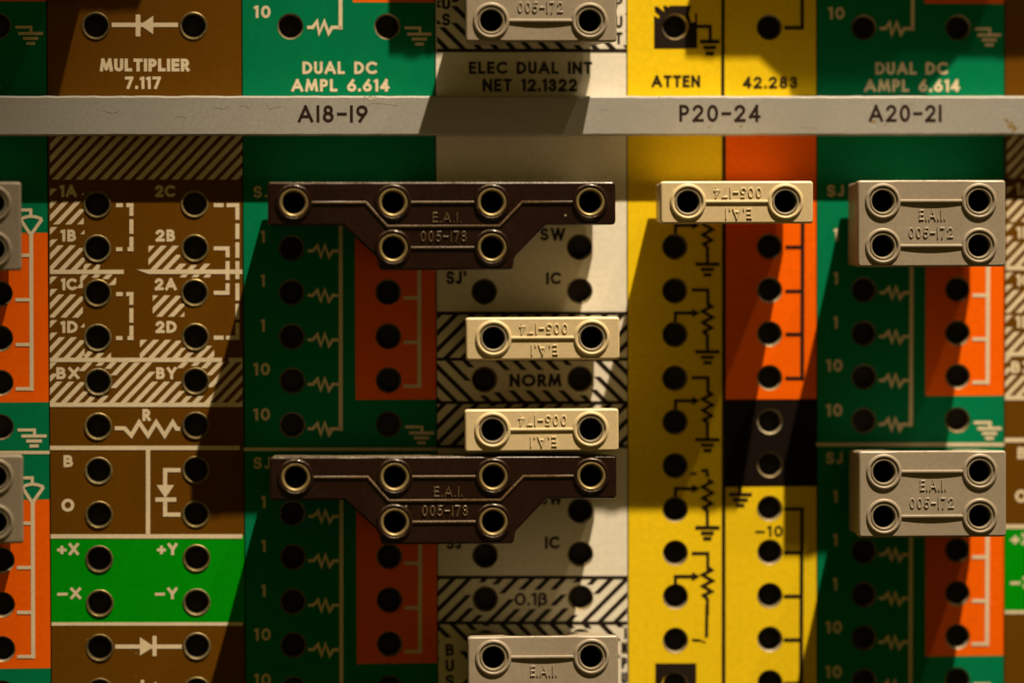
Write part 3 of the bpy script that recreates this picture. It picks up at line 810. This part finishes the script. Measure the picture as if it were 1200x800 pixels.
def plug(name, label, group, body, holes, collar, ferrule, ribs, letters, material, loc, fw=None, rot=(0, 0, 0), off=(0, 0), relief=None, rib_w=4.4):
    relief = relief or material
    """loc = (col, row) of the reference jack; holes are jack offsets (across, up) from it"""
    t = thing(name, label, 'patch plug', loc[0] * PX + off[0], loc[1] * PY + off[1], 0, group)
    link('plug_body', body, t)
    for hx, hy in holes:
        c = link('collar', collar, t); c.location = (hx * S, 0, hy * S)
        f = link('ferrule', ferrule, c); b = link('socket_bore', BORE, c)
        p = link('pin', PIN, t); p.location = (hx * S, 0, hy * S)
    for pts in ribs:
        m_ = MB(); ribbon(m_, [(x, -y) for x, y in pts], rib_w, HP + .2, raise_=1.3, cap=.3, fw=None)
        link('raised_rib', m_.mesh('raised_rib', [relief], True), t)
    m_ = MB()
    for s, x0, x1, yt, yb, fl in letters: text(m_, s, x0, x1, -yt, -yb, .16, h=HP + .1, flip=fl, raise_=.9, fw=fw, gap=.46)
    link('embossed_lettering', m_.mesh('embossed_lettering', [relief], True), t)
    t.rotation_euler = rot
    return t
COL_G, COL_I, COL_D = collar_mesh(M_GREYP), collar_mesh(M_IVORY), collar_mesh(M_DARKP)
FER, FER2 = ferrule_mesh(M_FERR, True), ferrule_mesh(M_FERR2)
c_, r_p = PX, PY
# grey four-hole plug; reference jack: upper left
g_holes = [(0, 0), (c_, 0), (0, -r_p), (c_, -r_p)]
def g_dip(x, y):
    u = (x - c_ / 2) / 38.0
    return 1.2 * (1 - u * u) if abs(u) < 1 else 0.0
g_top, g_bot = 24.3, -r_p - 24.0
g_out = [(-29.5, g_bot), (c_ + 31.5, g_bot), (c_ + 31.5, g_top), (-29.5, g_top)]
g_waist = lambda x: 13.0 * max(0, math.cos(min(1, abs(x - c_ / 2) / 44) * math.pi / 2)) ** 1.2
g_body = plug_body(g_out, g_holes, M_GREYP, g_dip, g_waist)
def rib_between(y, n=12): return [(21.5 + (c_ - 43) * i / n, y) for i in range(n + 1)]
g_ribs = [rib_between(0), rib_between(-r_p)]
g_let = [('E.A.I.', 42.5, 73.5, -9.5, -22, False), ('005-I72', 30, 82.5, -30, -42.5, False)]
g_fw = lambda x, y: -g_dip(x, y) if False else -g_dip(x, y)
# ivory two-hole plug; reference jack: left
i_holes = [(0, 0), (c_, 0)]
i_out = [(-32, -25.2), (c_ + 32.5, -25.2), (c_ + 32.5, 23.8), (-32, 23.8)]
i_body = plug_body(i_out, i_holes, M_IVORY, None, None, inset=8)
i_let = [('005-I74', 30, 85.5, 16.8, 4.6, True), ('E.A.I', 43, 74, -7.5, -19.5, True)]
i_ribs = [rib_between(0)]
# dark brown six-hole plug; reference jack: upper left
d_holes = [(0, 0), (c_, 0), (2 * c_, 0), (3 * c_, 0), (c_, -r_p), (2 * c_, -r_p)]
d_out = [(97, -77), (2 * c_ + 24, -77), (2 * c_ + 26, -63), (2 * c_ + 62, -26), (3 * c_ + 29.5, -26), (3 * c_ + 29.5, 23.5), (-29.5, 23.5), (-29.5, -26), (56, -26), (97, -64)]
d_body = plug_body(d_out, d_holes, M_DARKP, None, None, corner=5, inset=5, inset_y=2.5)
d_ribs = [[(21.5, 0), (c_ - 31, 0), (c_ - 7, -27.2), (2 * c_ + 9, -27.2), (2 * c_ + 35, 0), (3 * c_ - 21.5, 0)], [(c_ + 21.5, 0), (2 * c_ - 21.5, 0)], [(c_ + 21.5, -r_p), (2 * c_ - 21.5, -r_p)]]
d_let = [('E.A.I.', c_ + 45, c_ + 78, -11, -23, False), ('005-I73', c_ + 31, c_ + 84, -32.5, -45, False)]
def R(x, y, z): return tuple(math.radians(v) for v in (x, y, z))
def grey(label, loc, rot=(0, 0, 0), off=(0, 0)):
    return plug('grey_patch_plug', label, 'grey four-hole patch plugs', g_body, g_holes, COL_G, FER2, g_ribs, g_let, M_GREYP, loc, g_fw, rot, off)
def ivory(label, loc, rot=(0, 0, 0), off=(0, 0)):
    return plug('ivory_patch_plug', label, 'ivory two-hole patch plugs', i_body, i_holes, COL_I, FER2, i_ribs, i_let, M_IVORY, loc, None, rot, off)
def dark(label, loc, rot=(0, 0, 0), off=(0, 0)):
    return plug('brown_patch_plug', label, 'dark brown six-hole patch plugs', d_body, d_holes, COL_D, FER, d_ribs, d_let, M_DARKP, loc, None, rot, off, M_WORN, 3.6)
dark('dark brown six-hole patch plug nearest below the rail mark A18-19', (2, 0))
dark('dark brown six-hole patch plug with a dusty top edge, just under the lowest ivory plug', (2, 6), R(-.9, .25, .3), (0, 4))
ivory('ivory two-hole patch plug on the yellow and orange module', (6, 0), R(0, 0, 0))
ivory('ivory two-hole patch plug directly above the word NORM', (4, 3), R(0, 0, .2), (1, 0))
ivory('ivory two-hole patch plug between the word NORM and a dark brown plug', (4, 5), R(-1.2, 0, 0), (0, 4))
grey('grey four-hole patch plug at the right, nearest below the rail mark A20-21', (8, 0), R(-.6, 0, .8), (-1, 1))
grey('grey four-hole patch plug at the right, below another of its kind', (8, 6), R(-1.6, .3, .9), (0, 5))
grey('grey patch plug above the rail, cut by the top edge of the photo', (4, -5), R(0, 0, 0))
grey('grey patch plug cut by the bottom edge of the photo, on the white module', (4, 10), R(-3.0, .2, 0), (0, 10))
grey('upper of the two blurred grey patch plugs cut by the left edge of the photo', (-2, 0))
grey('lower of the two blurred grey patch plugs cut by the left edge of the photo', (-2, 6), R(-.9, 0, 0))
# plugs in the tray above the picture; they throw the shade seen along its top
dark('dark brown six-hole patch plug above the top of the photo, over the yellow module', (7, -10))
dark('dark brown six-hole patch plug above the top of the photo, at the left', (-2, -11))
grey('grey four-hole patch plug above the top of the photo, over the white module', (4, -11))
grey('grey four-hole patch plug beyond the top of the photo, at the left', (-1, -9), (0, 0, 0), (5, 4))
